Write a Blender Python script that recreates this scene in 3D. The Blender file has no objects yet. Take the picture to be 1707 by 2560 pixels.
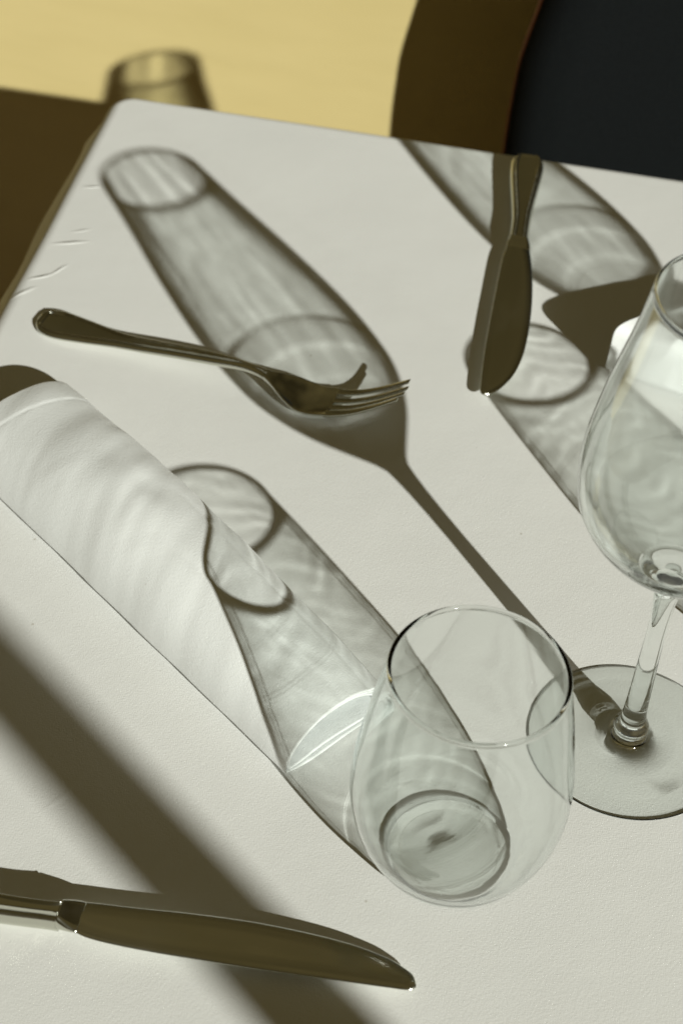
import bpy, bmesh, math, random
from mathutils import Vector, Matrix, noise
random.seed(4)
S = bpy.context.scene
COL = S.collection

# ------------------------------------------------------------------ camera
cam_d = bpy.data.cameras.new('camera'); cam = bpy.data.objects.new('camera', cam_d); COL.objects.link(cam)
S.camera = cam
CAM_H = 0.54655; PITCH = 0.76532; ROLL = 0.08262; FPX = 4494.27
cp, sp = math.cos(PITCH), math.sin(PITCH); cr, sr = math.cos(ROLL), math.sin(ROLL)
fwd = Vector((0, cp, -sp)); up0 = Vector((0, sp, cp)); rt0 = Vector((1, 0, 0))
right = rt0 * cr + up0 * sr; up = up0 * cr - rt0 * sr
R = Matrix((right, up, -fwd)).transposed().to_4x4()
cam.matrix_world = Matrix.Translation((0, 0, CAM_H)) @ R
cam_d.sensor_fit = 'VERTICAL'; cam_d.sensor_height = 36; cam_d.lens = FPX / 2560 * 36
cam_d.clip_start = 0.01; cam_d.clip_end = 50
cam_d.dof.use_dof = True; cam_d.dof.focus_distance = 0.70; cam_d.dof.aperture_fstop = 13

# ------------------------------------------------------------------ light
SX, SY = -1.0903, 1.681            # ground shift of a shadow per metre of height
world = bpy.data.worlds.new('World'); S.world = world; world.use_nodes = True
wn = world.node_tree; bg = wn.nodes['Background']
# dim warm surroundings, a little brighter overhead
tc = wn.nodes.new('ShaderNodeTexCoord'); sep = wn.nodes.new('ShaderNodeSeparateXYZ')
wn.links.new(tc.outputs['Generated'], sep.inputs[0])
rmp = wn.nodes.new('ShaderNodeValToRGB'); mr = wn.nodes.new('ShaderNodeMapRange')
mr.inputs['From Min'].default_value = -1; mr.inputs['From Max'].default_value = 1
wn.links.new(sep.outputs['Z'], mr.inputs['Value']); wn.links.new(mr.outputs[0], rmp.inputs[0])
rmp.color_ramp.elements[0].position = 0.42; rmp.color_ramp.elements[0].color = (.014, .008, .002, 1)
for p_, c_ in ((.49, (.050, .032, .008, 1)), (.56, (.085, .058, .017, 1)), (.66, (.052, .041, .016, 1))):
    e_ = rmp.color_ramp.elements.new(p_); e_.color = c_
rmp.color_ramp.elements[-1].position = 1.0; rmp.color_ramp.elements[-1].color = (.096, .076, .032, 1)
# brighter daylight around the sun's side
vd = wn.nodes.new('ShaderNodeVectorMath'); vd.operation = 'DOT_PRODUCT'
wn.links.new(tc.outputs['Generated'], vd.inputs[0]); vd.inputs[1].default_value = Vector((-SX, -SY, 1.2)).normalized()
m1 = wn.nodes.new('ShaderNodeMath'); m1.operation = 'MAXIMUM'; m1.inputs[1].default_value = 0
m2 = wn.nodes.new('ShaderNodeMath'); m2.operation = 'POWER'; m2.inputs[1].default_value = 14
wn.links.new(vd.outputs['Value'], m1.inputs[0]); wn.links.new(m1.outputs[0], m2.inputs[0])
mxw = wn.nodes.new('ShaderNodeMix'); mxw.data_type = 'RGBA'
# noise added to the surroundings' brightness to break up reflections in the metal
wnz = wn.nodes.new('ShaderNodeTexNoise'); wnz.inputs['Scale'].default_value = 3.2; wnz.inputs['Detail'].default_value = 4
wn.links.new(tc.outputs['Generated'], wnz.inputs['Vector'])
wr = wn.nodes.new('ShaderNodeMapRange'); wr.inputs['From Min'].default_value = .35; wr.inputs['From Max'].default_value = .68
wr.inputs['To Min'].default_value = .35; wr.inputs['To Max'].default_value = 1.9
wn.links.new(wnz.outputs['Fac'], wr.inputs[0])
wv = wn.nodes.new('ShaderNodeVectorMath'); wv.operation = 'SCALE'
wn.links.new(rmp.outputs[0], wv.inputs[0]); wn.links.new(wr.outputs[0], wv.inputs['Scale'])
wn.links.new(m2.outputs[0], mxw.inputs[0]); wn.links.new(wv.outputs[0], mxw.inputs[6]); mxw.inputs[7].default_value = (.12, .11, .07, 1)
wn.links.new(mxw.outputs[2], bg.inputs[0]); bg.inputs[1].default_value = 0.88

sun_d = bpy.data.lights.new('sun', 'SUN'); sun = bpy.data.objects.new('sun', sun_d); COL.objects.link(sun)
sun.rotation_euler = Vector((SX, SY, -1)).to_track_quat('-Z', 'Y').to_euler()
sun_d.energy = 5.0; sun_d.angle = math.radians(0.55); sun_d.color = (.975, .99, .905)
sun_d.cycles.is_caustics_light = True
sun_d.cycles.max_bounces = 1024

S.view_settings.view_transform = 'Standard'; S.view_settings.look = 'None'
S.view_settings.exposure = 0.0; S.view_settings.gamma = 1; S.view_settings.use_curve_mapping = False
cy = S.cycles
cy.max_bounces = 12; cy.transmission_bounces = 10; cy.glossy_bounces = 6; cy.diffuse_bounces = 4
cy.transparent_max_bounces = 12
cy.caustics_refractive = True; cy.caustics_reflective = True
cy.blur_glossy = 0.0; cy.sample_clamp_indirect = 14.0; cy.sample_clamp_direct = 0
cy.use_denoising = True; cy.denoiser = 'OPENIMAGEDENOISE'
cy.denoising_input_passes = 'RGB_ALBEDO_NORMAL'
cy.use_adaptive_sampling = False

# ------------------------------------------------------------------ helpers
def tag(o, label=None, cat=None, group=None, kind=None):
    if label: o['label'] = label
    if cat: o['category'] = cat
    if group: o['group'] = group
    if kind: o['kind'] = kind
    return o

def empty(name, loc, rz=0):
    o = bpy.data.objects.new(name, None); COL.objects.link(o)
    o.location = loc; o.rotation_euler = (0, 0, rz); o.empty_display_size = 0.02
    return o

def mesh(name, verts, faces, mat, parent=None, smooth=True):
    me = bpy.data.meshes.new(name); me.from_pydata([tuple(v) for v in verts], [], faces)
    me.validate(); me.update()
    if smooth:
        for p in me.polygons: p.use_smooth = True
    if mat: me.materials.append(mat)
    o = bpy.data.objects.new(name, me); COL.objects.link(o)
    if parent: o.parent = parent
    bm = bmesh.new(); bm.from_mesh(me); bmesh.ops.recalc_face_normals(bm, faces=bm.faces); bm.to_mesh(me); bm.free()
    return o

def caster(o): o.cycles.is_caustics_caster = True; return o
def receiver(o): o.cycles.is_caustics_receiver = True; return o

def herm(zk, rk, z):
    n = len(zk); i = 0
    while i < n - 2 and z > zk[i + 1]: i += 1
    def d(j):
        a, b = max(j - 1, 0), min(j + 1, n - 1)
        return (rk[b] - rk[a]) / (zk[b] - zk[a])
    h = zk[i + 1] - zk[i]; t = min(max((z - zk[i]) / h, 0), 1)
    return ((2*t**3 - 3*t*t + 1) * rk[i] + (t**3 - 2*t*t + t) * h * d(i)
            + (-2*t**3 + 3*t*t) * rk[i + 1] + (t**3 - t*t) * h * d(i + 1))

def lathe(name, prof, mat, parent, seg=240, zw=.01, amp=.000010, seed=0.0, wa=2.5, wz=190):
    """closed profile: list of (r, z), r = 0 at both ends"""
    V = []; F = []; idx = []
    half = max(range(len(prof)), key=lambda i: prof[i][1])
    for n_, (r, z) in enumerate(prof):
        if r < 1e-7:
            idx.append([len(V)]); V.append((0, 0, z))
        else:
            idx.append(list(range(len(V), len(V) + seg)))
            for k in range(seg):
                a = 2 * math.pi * k / seg; c_, s_ = math.cos(a), math.sin(a)
                g = min(1, max(0, (z - zw) / .01)) * min(1, r / .01)
                rw = r + (amp * g * (.7 * noise.noise(Vector((c_ * wa, s_ * wa, z * wz + seed + 1.5 * noise.noise(Vector((c_ * 2, s_ * 2, z * 40)))))) + 1.3 * noise.noise(Vector((c_ * wa * .9 + 9, s_ * wa * .9, z * wz * .32 + seed * 2)))) if n_ > half else amp * .12 * g * noise.noise(Vector((c_ * 9, s_ * 9, z * 260 + seed + 30))))
                V.append((rw * c_, rw * s_, z))
    for a, b in zip(idx, idx[1:]):
        for k in range(seg):
            k2 = (k + 1) % seg
            if len(a) == 1 and len(b) == 1: continue
            if len(a) == 1: F.append((a[0], b[k], b[k2]))
            elif len(b) == 1: F.append((a[k], a[k2], b[0]))
            else: F.append((a[k], a[k2], b[k2], b[k]))
    return mesh(name, V, F, mat, parent)

# ------------------------------------------------------------------ materials
def new_mat(name):
    m = bpy.data.materials.new(name); m.use_nodes = True
    return m, m.node_tree, m.node_tree.nodes['Principled BSDF']

def cloth_mat(name, col, wsc=1500, bump=0.35, var=0.04, creases=()):
    m, t, b = new_mat(name)
    b.inputs['Base Color'].default_value = (*col, 1); b.inputs['Roughness'].default_value = .85
    b.inputs['Specular IOR Level'].default_value = .25
    b.inputs['Sheen Weight'].default_value = .15; b.inputs['Sheen Roughness'].default_value = .5
    co = t.nodes.new('ShaderNodeTexCoord')
    # soft tonal variation and tiny specks
    n1 = t.nodes.new('ShaderNodeTexNoise'); n1.inputs['Scale'].default_value = 9; n1.inputs['Detail'].default_value = 4
    t.links.new(co.outputs['Object'], n1.inputs['Vector'])
    r1 = t.nodes.new('ShaderNodeValToRGB')
    r1.color_ramp.elements[0].position = .3; r1.color_ramp.elements[1].position = .7
    r1.color_ramp.elements[0].color = (*[c * (1 - var) for c in col], 1); r1.color_ramp.elements[1].color = (*col, 1)
    t.links.new(n1.outputs['Fac'], r1.inputs[0])
    vo = t.nodes.new('ShaderNodeTexVoronoi'); vo.inputs['Scale'].default_value = 42
    t.links.new(co.outputs['Object'], vo.inputs['Vector'])
    r2 = t.nodes.new('ShaderNodeValToRGB'); r2.color_ramp.elements[0].position = .012; r2.color_ramp.elements[1].position = .035
    r2.color_ramp.elements[0].color = (.55, .5, .42, 1); r2.color_ramp.elements[1].color = (1, 1, 1, 1)
    t.links.new(vo.outputs['Distance'], r2.inputs[0])
    mx = t.nodes.new('ShaderNodeMix'); mx.data_type = 'RGBA'; mx.blend_type = 'MULTIPLY'; mx.inputs[0].default_value = .6
    t.links.new(r1.outputs[0], mx.inputs[6]); t.links.new(r2.outputs[0], mx.inputs[7])
    t.links.new(mx.outputs[2], b.inputs['Base Color'])
    # weave
    sx = t.nodes.new('ShaderNodeTexNoise'); sx.inputs['Scale'].default_value = wsc; sx.inputs['Detail'].default_value = 1
    sy = t.nodes.new('ShaderNodeTexNoise'); sy.inputs['Scale'].default_value = wsc; sy.inputs['Detail'].default_value = 1
    for nd, sc in ((sx, (1, .25, 1)), (sy, (.25, 1, 1))):
        mp = t.nodes.new('ShaderNodeMapping'); mp.inputs['Scale'].default_value = sc
        t.links.new(co.outputs['Object'], mp.inputs[0]); t.links.new(mp.outputs[0], nd.inputs['Vector'])
    ad = t.nodes.new('ShaderNodeMath'); ad.operation = 'ADD'
    t.links.new(sx.outputs['Fac'], ad.inputs[0]); t.links.new(sy.outputs['Fac'], ad.inputs[1])
    n3 = t.nodes.new('ShaderNodeTexNoise'); n3.inputs['Scale'].default_value = 520; n3.inputs['Detail'].default_value = 3
    t.links.new(co.outputs['Object'], n3.inputs['Vector'])
    bp = t.nodes.new('ShaderNodeBump'); bp.inputs['Strength'].default_value = bump; bp.inputs['Distance'].default_value = 0.025
    t.links.new(ad.outputs[0], bp.inputs['Height'])
    bp2 = t.nodes.new('ShaderNodeBump'); bp2.inputs['Strength'].default_value = .09; bp2.inputs['Distance'].default_value = 0.04
    t.links.new(n3.outputs['Fac'], bp2.inputs['Height']); t.links.new(bp.outputs[0], bp2.inputs['Normal'])
    n4 = t.nodes.new('ShaderNodeTexNoise'); n4.inputs['Scale'].default_value = 22; n4.inputs['Detail'].default_value = 3
    t.links.new(co.outputs['Object'], n4.inputs['Vector'])
    bp3 = t.nodes.new('ShaderNodeBump'); bp3.inputs['Strength'].default_value = .22; bp3.inputs['Distance'].default_value = 0.2
    t.links.new(n4.outputs['Fac'], bp3.inputs['Height']); t.links.new(bp2.outputs[0], bp3.inputs['Normal'])
    last = bp3
    for cx, cyy, L, wd, ang, st_ in creases:      # small pressed creases at fixed places in the cloth
        mp = t.nodes.new('ShaderNodeMapping'); mp.vector_type = 'TEXTURE'
        mp.inputs['Location'].default_value = (cx, cyy, 0); mp.inputs['Rotation'].default_value = (0, 0, ang); mp.inputs['Scale'].default_value = (L, wd, 10)
        wv_ = t.nodes.new('ShaderNodeVectorMath'); wv_.operation = 'ADD'
        nz = t.nodes.new('ShaderNodeTexNoise'); nz.inputs['Scale'].default_value = 60; t.links.new(co.outputs['Object'], nz.inputs['Vector'])
        sc = t.nodes.new('ShaderNodeVectorMath'); sc.operation = 'SCALE'; sc.inputs['Scale'].default_value = .003
        t.links.new(nz.outputs['Color'], sc.inputs[0]); t.links.new(co.outputs['Object'], wv_.inputs[0]); t.links.new(sc.outputs[0], wv_.inputs[1])
        t.links.new(wv_.outputs[0], mp.inputs[0])
        gr = t.nodes.new('ShaderNodeTexGradient'); gr.gradient_type = 'SPHERICAL'; t.links.new(mp.outputs[0], gr.inputs[0])
        bc = t.nodes.new('ShaderNodeBump'); bc.inputs['Strength'].default_value = st_; bc.inputs['Distance'].default_value = .06
        t.links.new(gr.outputs['Fac'], bc.inputs['Height']); t.links.new(last.outputs[0], bc.inputs['Normal']); last = bc
    t.links.new(last.outputs[0], b.inputs['Normal'])
    return m

M = {}
CREASES = [(-.1448, .8034, .006, .0012, .30, .9), (-.1479, .7521, .011, .0013, .23, 1.0), (-.1577, .7217, .008, .0014, .55, .9), (-.1496, .7287, .007, .0012, .85, .7),
           (-.1436, .7633, .006, .0012, .45, .6), (-.1640, .7080, .009, .0016, .7, .7), 
           (-.09, .41, .016, .0018, .9, .22)]
M['cloth'] = cloth_mat('tablecloth_cotton', (.80, .80, .785), 2600, .3, creases=CREASES)
M['napkin'] = cloth_mat('napkin_cotton', (.86, .878, .878), 2400, .35, .02, creases=[(.060, .020, .020, .0060, 1.25, .22), (.098, .034, .016, .0050, 2.0, .25), (.120, .018, .022, .0060, .9, .18), (.190, .030, .022, .0016, .1, .3), (.175, .044, .030, .0014, -.05, .3), (.205, .018, .018, .0014, .25, .3)])

def glass_mat(name, col, ior=1.5):
    m = bpy.data.materials.new(name); m.use_nodes = True; t = m.node_tree
    t.nodes.remove(t.nodes['Principled BSDF'])
    g = t.nodes.new('ShaderNodeBsdfGlass'); g.inputs['Color'].default_value = (*col, 1)
    g.inputs['Roughness'].default_value = 0.04; g.inputs['IOR'].default_value = ior
    t.links.new(g.outputs[0], t.nodes['Material Output'].inputs['Surface'])
    return m
M['glass'] = glass_mat('clear_glass', (.984, .994, .990), 1.5)

def metal_mat():
    m, t, b = new_mat('steel')
    b.inputs['Metallic'].default_value = 1; b.inputs['Anisotropic'].default_value = .4; b.inputs['Base Color'].default_value = (.60, .60, .53, 1)
    co = t.nodes.new('ShaderNodeTexCoord')
    n = t.nodes.new('ShaderNodeTexNoise'); n.inputs['Scale'].default_value = 60; n.inputs['Detail'].default_value = 6
    t.links.new(co.outputs['Object'], n.inputs['Vector'])
    r = t.nodes.new('ShaderNodeMapRange'); r.inputs['To Min'].default_value = .10; r.inputs['To Max'].default_value = .27
    t.links.new(n.outputs['Fac'], r.inputs[0]); t.links.new(r.outputs[0], b.inputs['Roughness'])
    n2 = t.nodes.new('ShaderNodeTexNoise'); n2.inputs['Scale'].default_value = 900
    t.links.new(co.outputs['Object'], n2.inputs['Vector'])
    bp = t.nodes.new('ShaderNodeBump'); bp.inputs['Strength'].default_value = .06; bp.inputs['Distance'].default_value = 0.02
    t.links.new(n2.outputs['Fac'], bp.inputs['Height']); t.links.new(bp.outputs[0], b.inputs['Normal'])
    return m
M['steel'] = metal_mat()

def wall_mat():
    m, t, b = new_mat('ochre_paint')
    b.inputs['Roughness'].default_value = .8
    co = t.nodes.new('ShaderNodeTexCoord')
    mp = t.nodes.new('ShaderNodeMapping'); mp.inputs['Scale'].default_value = (4, 4, 16); mp.inputs['Rotation'].default_value = (0, math.radians(-9), 0)
    t.links.new(co.outputs['Object'], mp.inputs[0])
    n = t.nodes.new('ShaderNodeTexNoise'); n.inputs['Scale'].default_value = 2; n.inputs['Detail'].default_value = 5
    t.links.new(mp.outputs[0], n.inputs['Vector'])
    r = t.nodes.new('ShaderNodeValToRGB'); r.color_ramp.elements[0].position = .3; r.color_ramp.elements[1].position = .75
    r.color_ramp.elements[0].color = (.55, .445, .20, 1); r.color_ramp.elements[1].color = (.59, .48, .225, 1)
    t.links.new(n.outputs['Fac'], r.inputs[0]); t.links.new(r.outputs[0], b.inputs['Base Color'])
    bp = t.nodes.new('ShaderNodeBump'); bp.inputs['Strength'].default_value = .4; bp.inputs['Distance'].default_value = 0.2
    t.links.new(n.outputs['Fac'], bp.inputs['Height']); t.links.new(bp.outputs[0], b.inputs['Normal'])
    return m
M['wall'] = wall_mat()

def plain(name, col, rough=.6, sc=30, var=.25, bump=.1):
    m, t, b = new_mat(name)
    b.inputs['Roughness'].default_value = rough
    co = t.nodes.new('ShaderNodeTexCoord'); n = t.nodes.new('ShaderNodeTexNoise'); n.inputs['Scale'].default_value = sc; n.inputs['Detail'].default_value = 5
    t.links.new(co.outputs['Object'], n.inputs['Vector'])
    r = t.nodes.new('ShaderNodeValToRGB'); r.color_ramp.elements[0].position = .3; r.color_ramp.elements[1].position = .7
    r.color_ramp.elements[0].color = (*[c * (1 - var) for c in col], 1); r.color_ramp.elements[1].color = (*col, 1)
    t.links.new(n.outputs['Fac'], r.inputs[0]); t.links.new(r.outputs[0], b.inputs['Base Color'])
    bp = t.nodes.new('ShaderNodeBump'); bp.inputs['Strength'].default_value = bump; bp.inputs['Distance'].default_value = 0.1
    t.links.new(n.outputs['Fac'], bp.inputs['Height']); t.links.new(bp.outputs[0], b.inputs['Normal'])
    return m
M['navy'] = plain('navy_upholstery', (.0030, .0048, .0056), .8, 700, .5, .5)
M['navy'].node_tree.nodes['Principled BSDF'].inputs['Specular IOR Level'].default_value = .2
M['darkwood'] = plain('dark_wood', (.09, .022, .006), .45, 20, .4)
M['floor'] = plain('brown_floor', (.16, .10, .05), .6, 8)
M['post'] = plain('grey_paint', (.3, .3, .28), .5)

# ------------------------------------------------------------------ table frame of reference
EU = Vector((.99210, -.12546, 0)); EN = Vector((.12546, .99210, 0)); E1 = Vector((-.14335, .89290, 0))
def tp(u, n, z=0): return E1 + EU * u + EN * n + Vector((0, 0, z))

# ------------------------------------------------------------------ floor, wall
mesh('floor', [tp(-3, -3, -.745), tp(3, -3, -.745), tp(3, .34, -.745), tp(-3, .34, -.745)], [(0, 1, 2, 3)], M['floor'], smooth=False)
tag(bpy.data.objects['floor'], kind='structure')
WG = .32
def box_uvz(name, u0, u1, n0, n1, z0, z1, mat, parent=None):
    V = [tp(u, n, z) for z in (z0, z1) for n in (n0, n1) for u in (u0, u1)]
    F = [(0, 1, 3, 2), (4, 5, 7, 6), (0, 1, 5, 4), (2, 3, 7, 6), (0, 2, 6, 4), (1, 3, 7, 5)]
    return mesh(name, V, F, mat, parent, smooth=False)
w = receiver(box_uvz('wall', -2.5, 2.5, WG, WG + .1, -.744, .05, M['wall']))
tag(w, 'low ochre yellow painted wall behind the table', 'wall')

# ------------------------------------------------------------------ table with cloth
TW, TD = 1.25, .98          # along EU, along -EN
tbl = tag(empty('dining_table', tp(-.012 + TW / 2, -TD / 2, -.745)), 'rectangular dining table hidden under the white cloth', 'table')
def world_child(o, parent):
    o.parent = parent; o.matrix_parent_inverse = Matrix.Translation(parent.location).inverted()
world_child(box_uvz('table_top', .008, TW - .02, -TD, -.02, -.04, -.004, M['darkwood']), tbl)
for u in (.06, TW - .08):
    for n in (-TD + .06, -.08):
        world_child(box_uvz('leg', u, u + .05, n - .05, n, -.744, -.041, M['darkwood']), tbl)

def cloth():
    """top sheet with rounded corners and edge, falling skirt with soft folds"""
    u0, u1, n0, n1 = -.008, TW, -TD - .01, .0085
    rc = .016
    # perimeter (inner line of flat part), parameterised by outward normal
    per = []
    def arc(cx, cyy, a0, a1, k=14):
        for i in range(k + 1):
            a = math.radians(a0 + (a1 - a0) * i / k); per.append((cx, cyy, math.cos(a), math.sin(a)))
    def line(p, q_, nx, ny, k):
        for i in range(1, k):
            t = i / k; per.append((p[0] + (q_[0] - p[0]) * t, p[1] + (q_[1] - p[1]) * t, nx, ny))
    arc(u1 - rc, n1 - rc, 0, 90); line((u1 - rc, n1 - rc), (u0 + rc, n1 - rc), 0, 1, 110)
    arc(u0 + rc, n1 - rc, 90, 180); line((u0 + rc, n1 - rc), (u0 + rc, n0 + rc), -1, 0, 90)
    arc(u0 + rc, n0 + rc, 180, 270); line((u0 + rc, n0 + rc), (u1 - rc, n0 + rc), 0, -1, 60)
    arc(u1 - rc, n0 + rc, 270, 360); line((u1 - rc, n0 + rc), (u1 - rc, n1 - rc), 1, 0, 60)
    N = len(per); V = []; F = []
    eb = .010
    rings = [(rc - eb, 0)]
    for i in range(1, 9):
        a = math.pi / 2 * i / 8 * .97; rings.append((rc - eb + eb * math.sin(a), -eb + eb * math.cos(a)))
    for i in range(1, 15):
        d = .26 * i / 14; rings.append((rc + .0005 + d * .045, -eb - d))
    for off, z in rings:
        drop = max(0, -z - .010)
        for k, (x, y, nx, ny) in enumerate(per):
            s = k * .011
            f = drop * .12 * (noise.noise(Vector((x * 7, y * 7, 3.1))) + .6 * math.sin(s * 9 + x * 20))
            f += .0022 * noise.noise(Vector((x * 11, y * 11, 9))) * min(1, -z / .010)
            fl = max(0, -nx) * (.0115 + .004 * noise.noise(Vector((y * 16, 2, 2)))) * math.tanh(drop / .018) + max(0, -nx) * .10 * drop if True else 0
            V.append(tp(x + nx * (off + f + fl), y + ny * (off + f), z))
    for j in range(len(rings) - 1):
        for k in range(N):
            k2 = (k + 1) % N
            F.append((j * N + k, j * N + k2, (j + 1) * N + k2, (j + 1) * N + k))
    F.append(tuple(range(N)))
    o = mesh('tablecloth', V, F, M['cloth'])
    return o
# top is a separate fine grid so that it can undulate very slightly
o = receiver(cloth()); tag(o, 'white cotton tablecloth with rounded corner covering the table', 'tablecloth')

# ------------------------------------------------------------------ glasses
def wine_glass(loc, label):
    t = tag(empty('wine_glass', loc), label, 'wine glass', 'wine glasses set on the white tablecloth')
    zb = .088
    outer_z = [zb, .092, .0965, .102, .110, .118, .127, .145, .17, .195, .215]
    outer_r = [.0056, .0088, .0135, .0195, .0279, .0343, .0386, .0402, .0370, .0317, .0282]
    th = .00055
    prof = [(0, .0002)]
    # foot underside and top, knob, stem
    for r, z in ((.010, .0004), (.030, .0003), (.0375, .0000), (.0384, .0000), (.0388, .0002), (.0386, .0004), (.0375, .00055), (.034, .0009), (.030, .0012), (.020, .0016),
                 (.012, .0021), (.0085, .0032), (.0068, .0052), (.0064, .0070), (.0068, .0088), (.0069, .0100), (.0062, .0118), (.0052, .0138), (.0046, .0175), (.0043, .026), (.0039, .045), (.0036, .062), (.0038, .072), (.0042, .079), (.0048, .084)):
        prof.append((r, z))
    n = 90; zs = [zb + (.215 - zb) * (i / n) ** 1.35 for i in range(n + 1)]
    for z in zs: prof.append((herm(outer_z, outer_r, z), z))
    rr = .0282
    prof += [(rr - .00045 + .00055 * math.cos(math.pi * k / 10), .2152 + .00055 * math.sin(math.pi * k / 10)) for k in range(11)]
    inner = []
    zi0 = .0965
    for i in range(n, -1, -1):
        z = zi0 + (.215 - zi0) * (i / n) ** 1.35
        ro = herm(outer_z, outer_r, z)
        k = math.exp(-(z - zi0) / .011)
        inner.append((max(ro - th * (1 + 2.4 * k), 0.0004), z))
    # round the inside bottom
    r0 = inner[-1][0]
    inner = inner[:-1]
    prof += inner
    # blend to the axis
    rl, zl = inner[-1]
    for i in range(1, 24):
        f = math.cos(math.pi / 2 * i / 24); prof.append((rl * f, zi0 - .0026 + .0026 * (1 - math.sqrt(max(0, 1 - f * f)))))
    prof.append((0, zi0 - .0026))
    b = lathe('glass_body', prof, M['glass'], t, zw=.105, seed=loc[0] * 50, wa=4.2, wz=38, amp=.000010)
    caster(b)
    return t

def tumbler(loc, label):
    t = tag(empty('stemless_glass', loc), label, 'glass', 'stemless glasses set on the white tablecloth')
    oz = [.0, .0012, .004, .008, .02, .035, .05, .065, .08, .0992]
    orr = [.0222, .0243, .0273, .0302, .0357, .0389, .0387, .0367, .0343, .0306]
    th = .0009
    prof = [(0, .0), (.006, .0), (.012, .0), (.0175, .0)]
    n = 100
    for i in range(n + 1):
        z = .0992 * (i / n) ** 1.4; prof.append((herm(oz, orr, z), z))
    rr = .0306
    prof += [(rr - .00055 + .00085 * math.cos(math.pi * k / 12), .0994 + .00085 * math.sin(math.pi * k / 12)) for k in range(-2, 15)]
    zi = .0018
    for i in range(n, 0, -1):
        z = zi + (.0990 - zi) * (i / n) ** 1.4
        prof.append((herm(oz, orr, z) - th * (1 + .4 * math.exp(-(z - zi) / .010)), z))
    rl, zl = prof[-1]
    for i in range(1, 60):
        f = math.cos(math.pi / 2 * i / 60); prof.append((rl * f, .0011 + (zl - .0011) * (1 - (1 - f ** 2.4) ** .55)))
    prof.append((0, .0011))
    b = lathe('glass_body', prof, M['glass'], t, zw=.016, seed=loc[1] * 37, wa=1.6, wz=260)
    caster(b)
    return t

wine_glass((.1190, .4535, 0.0001), 'tall empty wine glass whose bowl and round foot show at the right')
tumbler((.0498, .3936, 0.0004), 'empty stemless glass standing whole in the foreground')
wine_glass((.2507, .5684, 0.0004), 'second wine glass beyond the right edge casting the wide shadow past the far knife')
tumbler((.1929, .5165, 0.0004), 'second stemless glass beyond the right edge casting the oval shadow under the far knife')


# ------------------------------------------------------------------ cutlery
def interp(tab, x):
    """smooth interpolation of a table [(x, value)...]"""
    xs = [a for a, b in tab]; ys = [b for a, b in tab]
    if x <= xs[0]: return ys[0]
    if x >= xs[-1]: return ys[-1]
    return herm(xs, ys, x)

def plate(name, x0, x1, up, low, zc, T, mat, parent, edge=.0025, rim=0.0, cup=None, step=.0006, ns=72, round0=False, round1=False, under=1.0):
    """solid of variable outline: up/low(x) = lateral limits, T(x) thickness, rounded edge, optional raised thread along the rim"""
    n = max(4, int(round((x1 - x0) / step))); V = []; F = []
    def st(i):
        t = i / n
        if round0 and round1: t = .5 - .5 * math.cos(math.pi * t)
        elif round0: t = .1 * (t / .1) ** 2 if t < .1 else t
        elif round1: t = 1 - .2 * ((1 - t) / .2) ** 2 if t > .8 else t
        return x0 + (x1 - x0) * t
    xsv = sorted(set(st(i) for i in range(n + 1)))
    m = len(xsv)
    for x in xsv:
        a, b = low(x), up(x); w = max(b - a, 2e-5); ring = []
        for side in (1, -1):
            rng = range(ns + 1) if side == 1 else range(ns - 1, 0, -1)
            for k in rng:
                s_ = .5 - .5 * math.cos(math.pi * k / ns)
                d = min(s_, 1 - s_) * w
                if round0: d = min(d, (x - x0) * .9 + 1e-5)
                if round1: d = min(d, (x1 - x) * .9 + 1e-5)
                q = min(d / edge, 1); f = math.sqrt(max(0, 1 - (1 - q) ** 2))
                h = T(x) / 2 * f
                if side == 1 and rim:
                    h += rim * (math.exp(-((d - .0030) / .0004) ** 2) - .9 * math.exp(-((d - .0021) / .0004) ** 2) - .5 * (1 if d > .0036 else max(0, (d - .003) / .0006))) * min(1, w / .008)
                y = a + w * s_
                zz = zc(x) + side * h * (1 if side == 1 else under)
                if cup: zz += cup(x, (s_ - .5) * 2)
                ring.append((x, y, zz))
        V += ring
    R_ = 2 * ns
    for i in range(m - 1):
        for k in range(R_):
            k2 = (k + 1) % R_
            F.append((i * R_ + k, i * R_ + k2, (i + 1) * R_ + k2, (i + 1) * R_ + k))
    F.append(tuple(range(R_))); F.append(tuple(range((m - 1) * R_, m * R_)))
    return mesh(name, V, F, mat, parent)

mm = .001
def tabmm(t): return [(a * mm, b * mm) for a, b in t]

# fork
fa = math.atan2(.63228 - .68543, .02380 + .15368)
fork = tag(empty('fork', (-.15368, .68543, 0), fa), 'silver dinner fork lying tines up across the long glass shadow', 'fork')
fc = tabmm([(0, -.8), (20, -2.6), (50, -4.6), (80, -4.0), (107, -3.8), (125, -5.0), (140, -5.6), (150, -4.9), (165, -3.3), (187, .3)])
fw = tabmm([(0, .3), (1, 4.4), (4, 8.2), (9, 10.0), (14, 10.0), (27, 8.2), (45, 5.4), (64, 4.7), (80, 4.3), (96, 3.7), (107, 2.7), (115, 2.7), (121, 3.6), (128, 7.2), (133, 9.8), (139, 11.2), (147, 10.9), (165, 9.9), (187, 8.4)])
fz = tabmm([(0, 1.3), (15, 1.8), (30, 3.2), (60, 6.3), (90, 9.0), (105, 9.9), (116, 9.6), (124, 7.8), (131, 4.8), (139, 2.0), (147, 1.5), (160, 4.2), (172, 9.6), (187, 18.8)])
fT = tabmm([(0, 2.6), (30, 2.8), (60, 3.2), (90, 3.6), (115, 3.8), (125, 2.6), (135, 1.7), (187, 1.5)])
C_ = lambda x: interp(fc, x)
W_ = lambda x: interp(fw, x)
plate('handle', 0, .120, lambda x: C_(x) + W_(x), lambda x: C_(x) - W_(x), lambda x: interp(fz, x) + .0006, lambda x: interp(fT, x), M['steel'], fork, edge=.0018, rim=.0010, round0=True)
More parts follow.
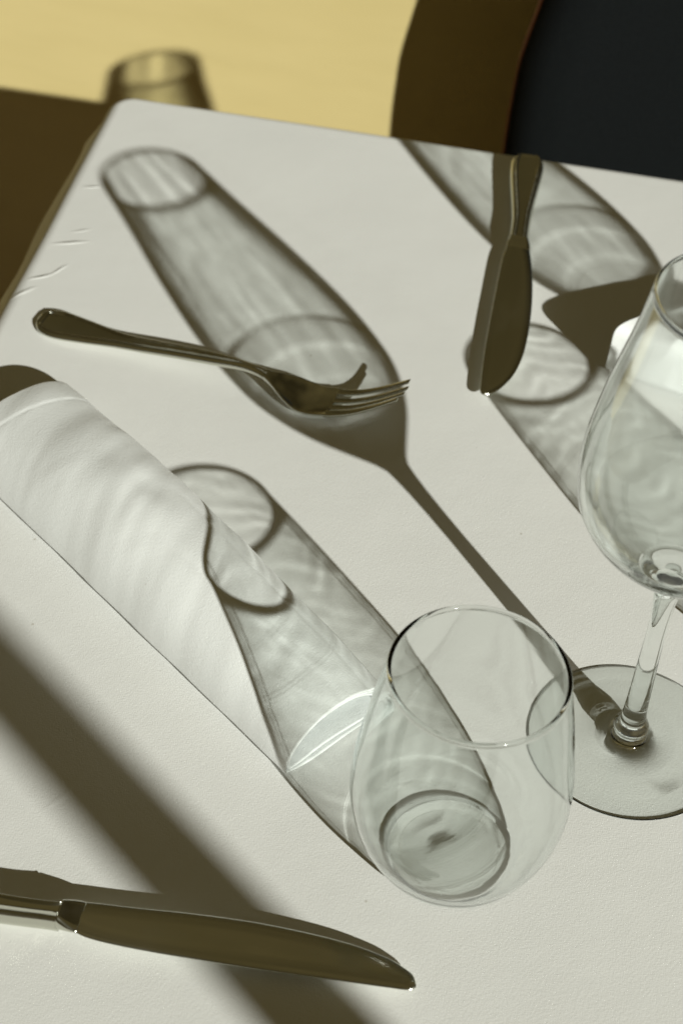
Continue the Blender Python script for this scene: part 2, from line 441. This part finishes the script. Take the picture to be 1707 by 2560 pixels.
cupf = lambda x, s_: .0016 * s_ * s_ * min(1, max(0, (x - .122) / .012))
plate('head', .1195, .1535, lambda x: C_(x) + W_(x), lambda x: C_(x) - W_(x), lambda x: interp(fz, x) + .0006, lambda x: interp(fT, x), M['steel'], fork, edge=.0010, cup=cupf)
for j in range(4):
    lo = -1 + j * (2 / 4) + .075 * (j > 0); hi = -1 + (j + 1) * (2 / 4) - .075 * (j < 3)
    ends = (.1845, .1862, .1866, .1858)[j]
    rt = (.1490, .1475, .1470, .1480)[j]
    def up_(x, hi=hi, lo=lo, rt=rt, e=ends):
        c = (hi + lo) / 2; t = max(0, (x - rt) / (e - rt)); hw = (hi - lo) / 2 * (1 - .28 * t)
        return C_(x) + W_(x) * (c + hw)
    def lo_(x, hi=hi, lo=lo, rt=rt, e=ends):
        c = (hi + lo) / 2; t = max(0, (x - rt) / (e - rt)); hw = (hi - lo) / 2 * (1 - .28 * t)
        return C_(x) + W_(x) * (c - hw)
    zz = lambda x, c=(hi + lo) / 2: interp(fz, x) + .0006 + .0016 * c * c * min(1, max(0, (x - .122) / .012))
    plate('tine', .1525, ends, up_, lo_, zz, lambda x: .0018, M['steel'], fork, edge=.0007, ns=12, round1=True)

# knives
def knife(name, loc, rz, label, group, h_up, h_low, b_up, b_low, xh1, xb1, zh, Th, zb, notch=False):
    k = tag(empty(name, loc, rz), label, 'knife', group)
    x0 = h_up[0][0]
    hd = plate('handle', x0, xh1, lambda x: interp(h_up, x), lambda x: interp(h_low, x), zh, Th, M['steel'], k, edge=.0038, rim=.0010, round0=True)
    # collar
    plate('bolster', xh1 - .0004, xh1 + .0075, lambda x: interp(b_up, x) + .0005 * math.sin(math.pi * min(1, max(0, (x - xh1) / .0075))), lambda x: interp(b_low, x) - .0005 * math.sin(math.pi * min(1, max(0, (x - xh1) / .0075))),
          zb, lambda x: .0075 - .0052 * min(1, max(0, (x - xh1) / .0072)) ** .8, M['steel'], k, edge=.0026)
    plate('blade', xh1 + .0045, xb1, lambda x: interp(b_up, x), lambda x: interp(b_low, x), zb, lambda x: .0024, M['steel'], k, edge=.0060, round1=False)
    return k

ka = math.atan2(.65110 - .85616, .06387 - .08588)
knife('butter_knife', (.08588, .85616, 0), ka, 'small silver butter knife with round tip beside the far table edge', None,
      tabmm([(0, .8), (1.0, 4.6), (3, 7.9), (7, 9.4), (16, 9.8), (32, 8.9), (58, 7.5), (78, 7.7), (84, 8.3)]),
      tabmm([(0, -.4), (1.0, -4.0), (3, -6.4), (7, -8.0), (15, -8.2), (27, -7.2), (41, -5.5), (56, -3.7), (66, -2.9), (84, -2.9)]),
      tabmm([(76, 7.6), (84, 8.6), (93, 10.2), (107, 12.2), (121, 13.6), (134, 14.4), (150, 14.7), (161, 14.5), (172, 13.8), (181, 12.5), (189, 10.6), (195, 8.4), (200, 5.9), (204, 3.0), (206.3, .5), (207, -1.5)]),
      tabmm([(76, -2.6), (86, -2.9), (94, -3.9), (102, -4.4), (129, -4.8), (152, -5.1), (178, -5.0), (203, -4.1), (206, -3.4), (207, -2.2)]),
      .080, .207, lambda x: .0058, lambda x: .0084, lambda x: .0058 - .0006 * max(0, x - .09) / .12)
kb = math.atan2(.33262 - .34872, .03838 + .07958)
knife('table_knife', (-.07958, .34872, 0), kb, 'long silver table knife across the bottom left with its handle cut by the frame', None,
      tabmm([(-112, 0.2), (-110.5, 4.5), (-108, 6.8), (-103, 8.2), (-90, 8.6), (-70, 7.4), (-50, 4.6), (-29, 2.3), (-18, 2.6), (-9, 3.5), (-4, 4.8)]),
      tabmm([(-112, -1.8), (-110.5, -6.5), (-108, -9.4), (-103, -11), (-90, -12), (-70, -10.9), (-50, -9.3), (-29, -7.8), (-18, -6.9), (-9, -6.1), (-4, -6.0)]),
      tabmm([(-10, 3.6), (-4, 5.0), (2.5, 6.3), (19, 8.2), (38, 10.6), (59, 12.4), (79, 12.7), (94.5, 11.9), (108, 9.5), (114, 7.2), (118, 4.7), (119.4, 1.6)]),
      tabmm([(-10, -6.2), (-4, -6.0), (0, -6.4), (5, -7.6), (13, -8.1), (29, -7.8), (45, -6.9), (60, -6.0), (73, -5.0), (92, -3.4), (112, -1.7), (117.5, -1.0), (119.4, .4)]),
      -.006, .1194, lambda x: .0060, lambda x: .0100, lambda x: .0070 - .0026 * max(0, min(1, (x + .005) / .125)))

# ------------------------------------------------------------------ napkins
def tri(v, t):
    return v[0] * (t - .6) * (t - 1) / .6 + v[1] * t * (t - 1) / (.6 * -.4) + v[2] * t * (t - .6) / .4
def napkin(loc, axis, L, Wt, Ht, label, seed, flap, hem=.016, skew=0.0, e_=.98, zf=.16, crump=0.0):
    """rolled cloth: a flattened spiral sheet; local x = along the roll, y = towards its far side"""
    root_rz = math.atan2(axis[1], axis[0])
    turns = 2.35; gap = .0021; thk = .0006
    nx = 260; na = 340; V = []; F = []
    for i in range(nx + 1):
        t = i / nx; x = L * t
        W = tri(Wt, t); H = tri(Ht, t); yc = W
        a0 = flap(t)
        for k in range(na + 1):
            a = a0 + (2 * math.pi * turns - a0) * k / na
            d = gap * (a / (2 * math.pi))
            th = a
            ca, sa = math.cos(th), math.sin(th)
            ca2 = math.copysign(abs(ca) ** e_, ca); sa2 = math.copysign(abs(sa) ** e_, sa)
            w_, h_ = W - d, (((1 - zf) * H - d) if sa2 > 0 else max(.0008, zf * H - d))
            y = w_ * ca2; z = zf * H + h_ * sa2
            y += .006 * t * (1 - (z / H)) * 0
            # wrinkles
            p = Vector((x * 9 + seed, y * 30, z * 24))
            amp = max(0, sa) ** .5 if sa > 0 else 0
            q1 = noise.noise(p) * .0011 + noise.noise(Vector((x * 40 + y * 16 + seed, y * 34 - x * 10, 2.2))) * .00075 \
                + noise.noise(Vector(((x + y * .55) * 130 + seed, (y - x * .3) * 25, 7.7))) * .00022
            # a soft dent with a bright lip near the middle
            dx, dy = (x - L * .40) / .014, (y - W * .25) / .007
            q1 += -.0019 * math.exp(-(dx * dx + dy * dy)) + .0016 * math.exp(-(((x - L * .355) / .012) ** 2 + ((y - W * .1) / .010) ** 2))
            # stitched hem: a thin groove and the cloth doubled before it
            hx = x - hem - .004 * (ca2)
            q1 += .00025 / (1 + math.exp(max(-50, min(50, hx / .0004)))) - .0003 * math.exp(-(hx / .0006) ** 2) * (.7 + .3 * math.sin(a * 160))
            q1 += .00075 * (noise.noise(Vector((x * 46 + 9 * y + seed * 3, y * 11, 5.5))) - .25) * (1 - t)
            q1 -= .00045 * math.exp(-((a - 1.02 - .10 * noise.noise(Vector((x * 22, 1, 1)))) / .05) ** 2) * min(1, max(0, (t - .42) / .08)) + .0004 * math.exp(-((a - 2.05 + .5 * t + .08 * noise.noise(Vector((x * 30, 4, 1)))) / .05) ** 2) * min(1, max(0, (t - .5) / .1))
            if crump: q1 -= crump * abs(noise.noise(Vector((x * 38, y * 38 + seed, z * 30)))) ** .8
            z += q1 * amp; 
            if sa > -.2: y += q1 * ca * .5
            # loose inner layers sag
            z = max(z, .0006 + .0004 * (a / 6.28))
            xs_ = x + skew * y + .0012 * noise.noise(Vector((a * .9, 3.3, seed))) * (1 if t > .5 else .4) - (.0011 * (a / 6.28) if t > .5 else -.0011 * (a / 6.28)) * abs(2 * t - 1) ** 6
            V.append((xs_, y + yc, z))
    for i in range(nx):
        for k in range(na):
            a = i * (na + 1) + k
            F.append((a, a + 1, a + na + 2, a + na + 1))
    t = tag(mesh('rolled_napkin', V, F, M['napkin']), label, 'napkin', 'rolled white napkins on the table')
    t.location = loc; t.rotation_euler = (0, 0, root_rz)
    so = t.modifiers.new('cloth_thickness', 'SOLIDIFY'); so.thickness = thk; so.offset = 0
    receiver(t)
    return t
# near contact line from (-.174,.583) to (-.0138,.4224); the roll lies up-right of it
ax = Vector((.1602, -.1606)).normalized(); nv = Vector((-ax.y, ax.x))
W0n, W1n = .0325, .0270
st = Vector((-.1725, .5815))
flap_tab = [(0, -.3), (.35, -.2), (.6, .35), (.8, .55), (1.0, .60)]
def flap1(t):   # start angle of the outer sheet edge, 0 = far side, pi = near side
    return interp(flap_tab, t)
c0 = st + nv * -.0018
napkin((c0.x, c0.y, .0003), ax, .2275, (.0329, .0303, .0277), (.0229, .0333, .0260), 'rolled white napkin at the left, half lit and half in the glass shadow', 1.3, flap1)
ax2 = Vector((.93, -.37)).normalized(); nv2 = Vector((-ax2.y, ax2.x))
c2 = Vector((.1216, .678)) + ax2 * .0225
napkin((c2.x, c2.y, .0003), ax2, .150, (.031, .030, .028), (.0315, .0290, .0240), 'second rolled white napkin partly seen behind the wine glass bowl', 5.1, lambda t: -.25 + (1.6 * max(0, t - .1)), hem=.3, skew=.83, e_=.28, zf=.4, crump=.0030)

# ------------------------------------------------------------------ chair behind the table
ch = tag(empty('chair', tp(.43, .22, -.745)), 'dark chair with charcoal upholstered back between the table and the yellow wall', 'chair')
edge_t = [(-.34, .226), (-.24, .2165), (-.16, .2105), (-.135, .2090), (-.105, .2088), (-.08, .2098), (-.058, .2112), (-.016, .2190), (.05, .232), (.12, .252), (.17, .272)]
def back_panel():
    V = []; F = []; nz = 60; nu = 24
    for i in range(nz + 1):
        z = -.34 + (.17 + .34) * i / nz; ul = interp(edge_t, z) + .002; ur = .66 - (ul - .21) * .6
        ring = []
        for side in (0, 1):
            rng = range(nu + 1) if side == 0 else range(nu, -1, -1)
            for k in rng:
                s_ = k / nu; d = min(s_, 1 - s_) * (ur - ul)
                q = min(1, d / .012); dep = .006 + .008 * math.sqrt(1 - (1 - q) ** 2)
                bow = .020 * (2 * s_ - 1) ** 2
                ring.append(tp(ul + (ur - ul) * s_, .215 + (-dep if side == 0 else .006), z))
        V += ring
    R_ = 2 * (nu + 1)
    for i in range(nz):
        for k in range(R_):
            k2 = (k + 1) % R_
            F.append((i * R_ + k, i * R_ + k2, (i + 1) * R_ + k2, (i + 1) * R_ + k))
    F.append(tuple(range(R_))); F.append(tuple(range(nz * R_, (nz + 1) * R_)))
    return mesh('backrest', V, F, M['navy'])
world_child(back_panel(), ch)
V = []; F = []
for i in range(61):
    z = -.36 + (.18 + .36) * i / 60; u = interp(edge_t, min(z, .17))
    for du, dn in ((0, -.004), (.0018, -.004), (.0018, .012), (0, .012)): V.append(tp(u + du, .215 + dn, z))
for i in range(60):
    for k in range(4): F.append((i * 4 + k, i * 4 + (k + 1) % 4, (i + 1) * 4 + (k + 1) % 4, (i + 1) * 4 + k))
world_child(mesh('frame', V, F, M['darkwood'], smooth=False), ch)
world_child(box_uvz('seat', .222, .64, -.20, .206, -.37, -.30, M['navy']), ch)
for u in (.235, .60):
    for n in (-.19, .17): world_child(box_uvz('leg', u, u + .03, n, n + .03, -.744, -.371, M['darkwood']), ch)

# ------------------------------------------------------------------ leaning post outside the frame that throws the broad bar of shade
F0 = Vector((.00712, .31868, 0)); F1_ = Vector((-.12916, .46020, 0)); fd = (F0 - F1_).normalized()
T0 = .62; slope = 1.0 / 1.15
def post_pt(z):   # a point whose shadow falls on the line F
    tpar = T0 - z / slope * .9
    return F0 + fd * tpar + Vector((1.0903, -1.681, 0)) * z + Vector((0, 0, z))
def tube(name, p, q_, r, mat, seg=28):
    ax_ = (q_ - p).normalized(); s1 = ax_.orthogonal().normalized(); s2 = ax_.cross(s1); V = []; F = []
    for e in (p, q_):
        for k in range(seg):
            a = 2 * math.pi * k / seg; V.append(e + (s1 * math.cos(a) + s2 * math.sin(a)) * r)
    for k in range(seg): F.append((k, (k + 1) % seg, seg + (k + 1) % seg, seg + k))
    F.append(tuple(range(seg))); F.append(tuple(range(seg, 2 * seg)))
    return mesh(name, V, F, mat)
po = tube('leaning_post', post_pt(-.73), post_pt(1.1), .0165, M['post'])
tag(po, 'slanted grey post out of frame that casts the broad diagonal shadow', 'post')

# ------------------------------------------------------------------ unit: 1 blender unit = 1 cm
K = 100.0
S.unit_settings.system = 'METRIC'; S.unit_settings.scale_length = 1 / K
cam.location = cam.location * K; cam_d.dof.focus_distance *= K; cam_d.dof.aperture_fstop /= K; cam_d.clip_end *= K
for o in list(COL.objects):
    if o.parent is None and o.type in ('MESH', 'EMPTY'):
        o.location = o.location * K; o.scale = (K, K, K)
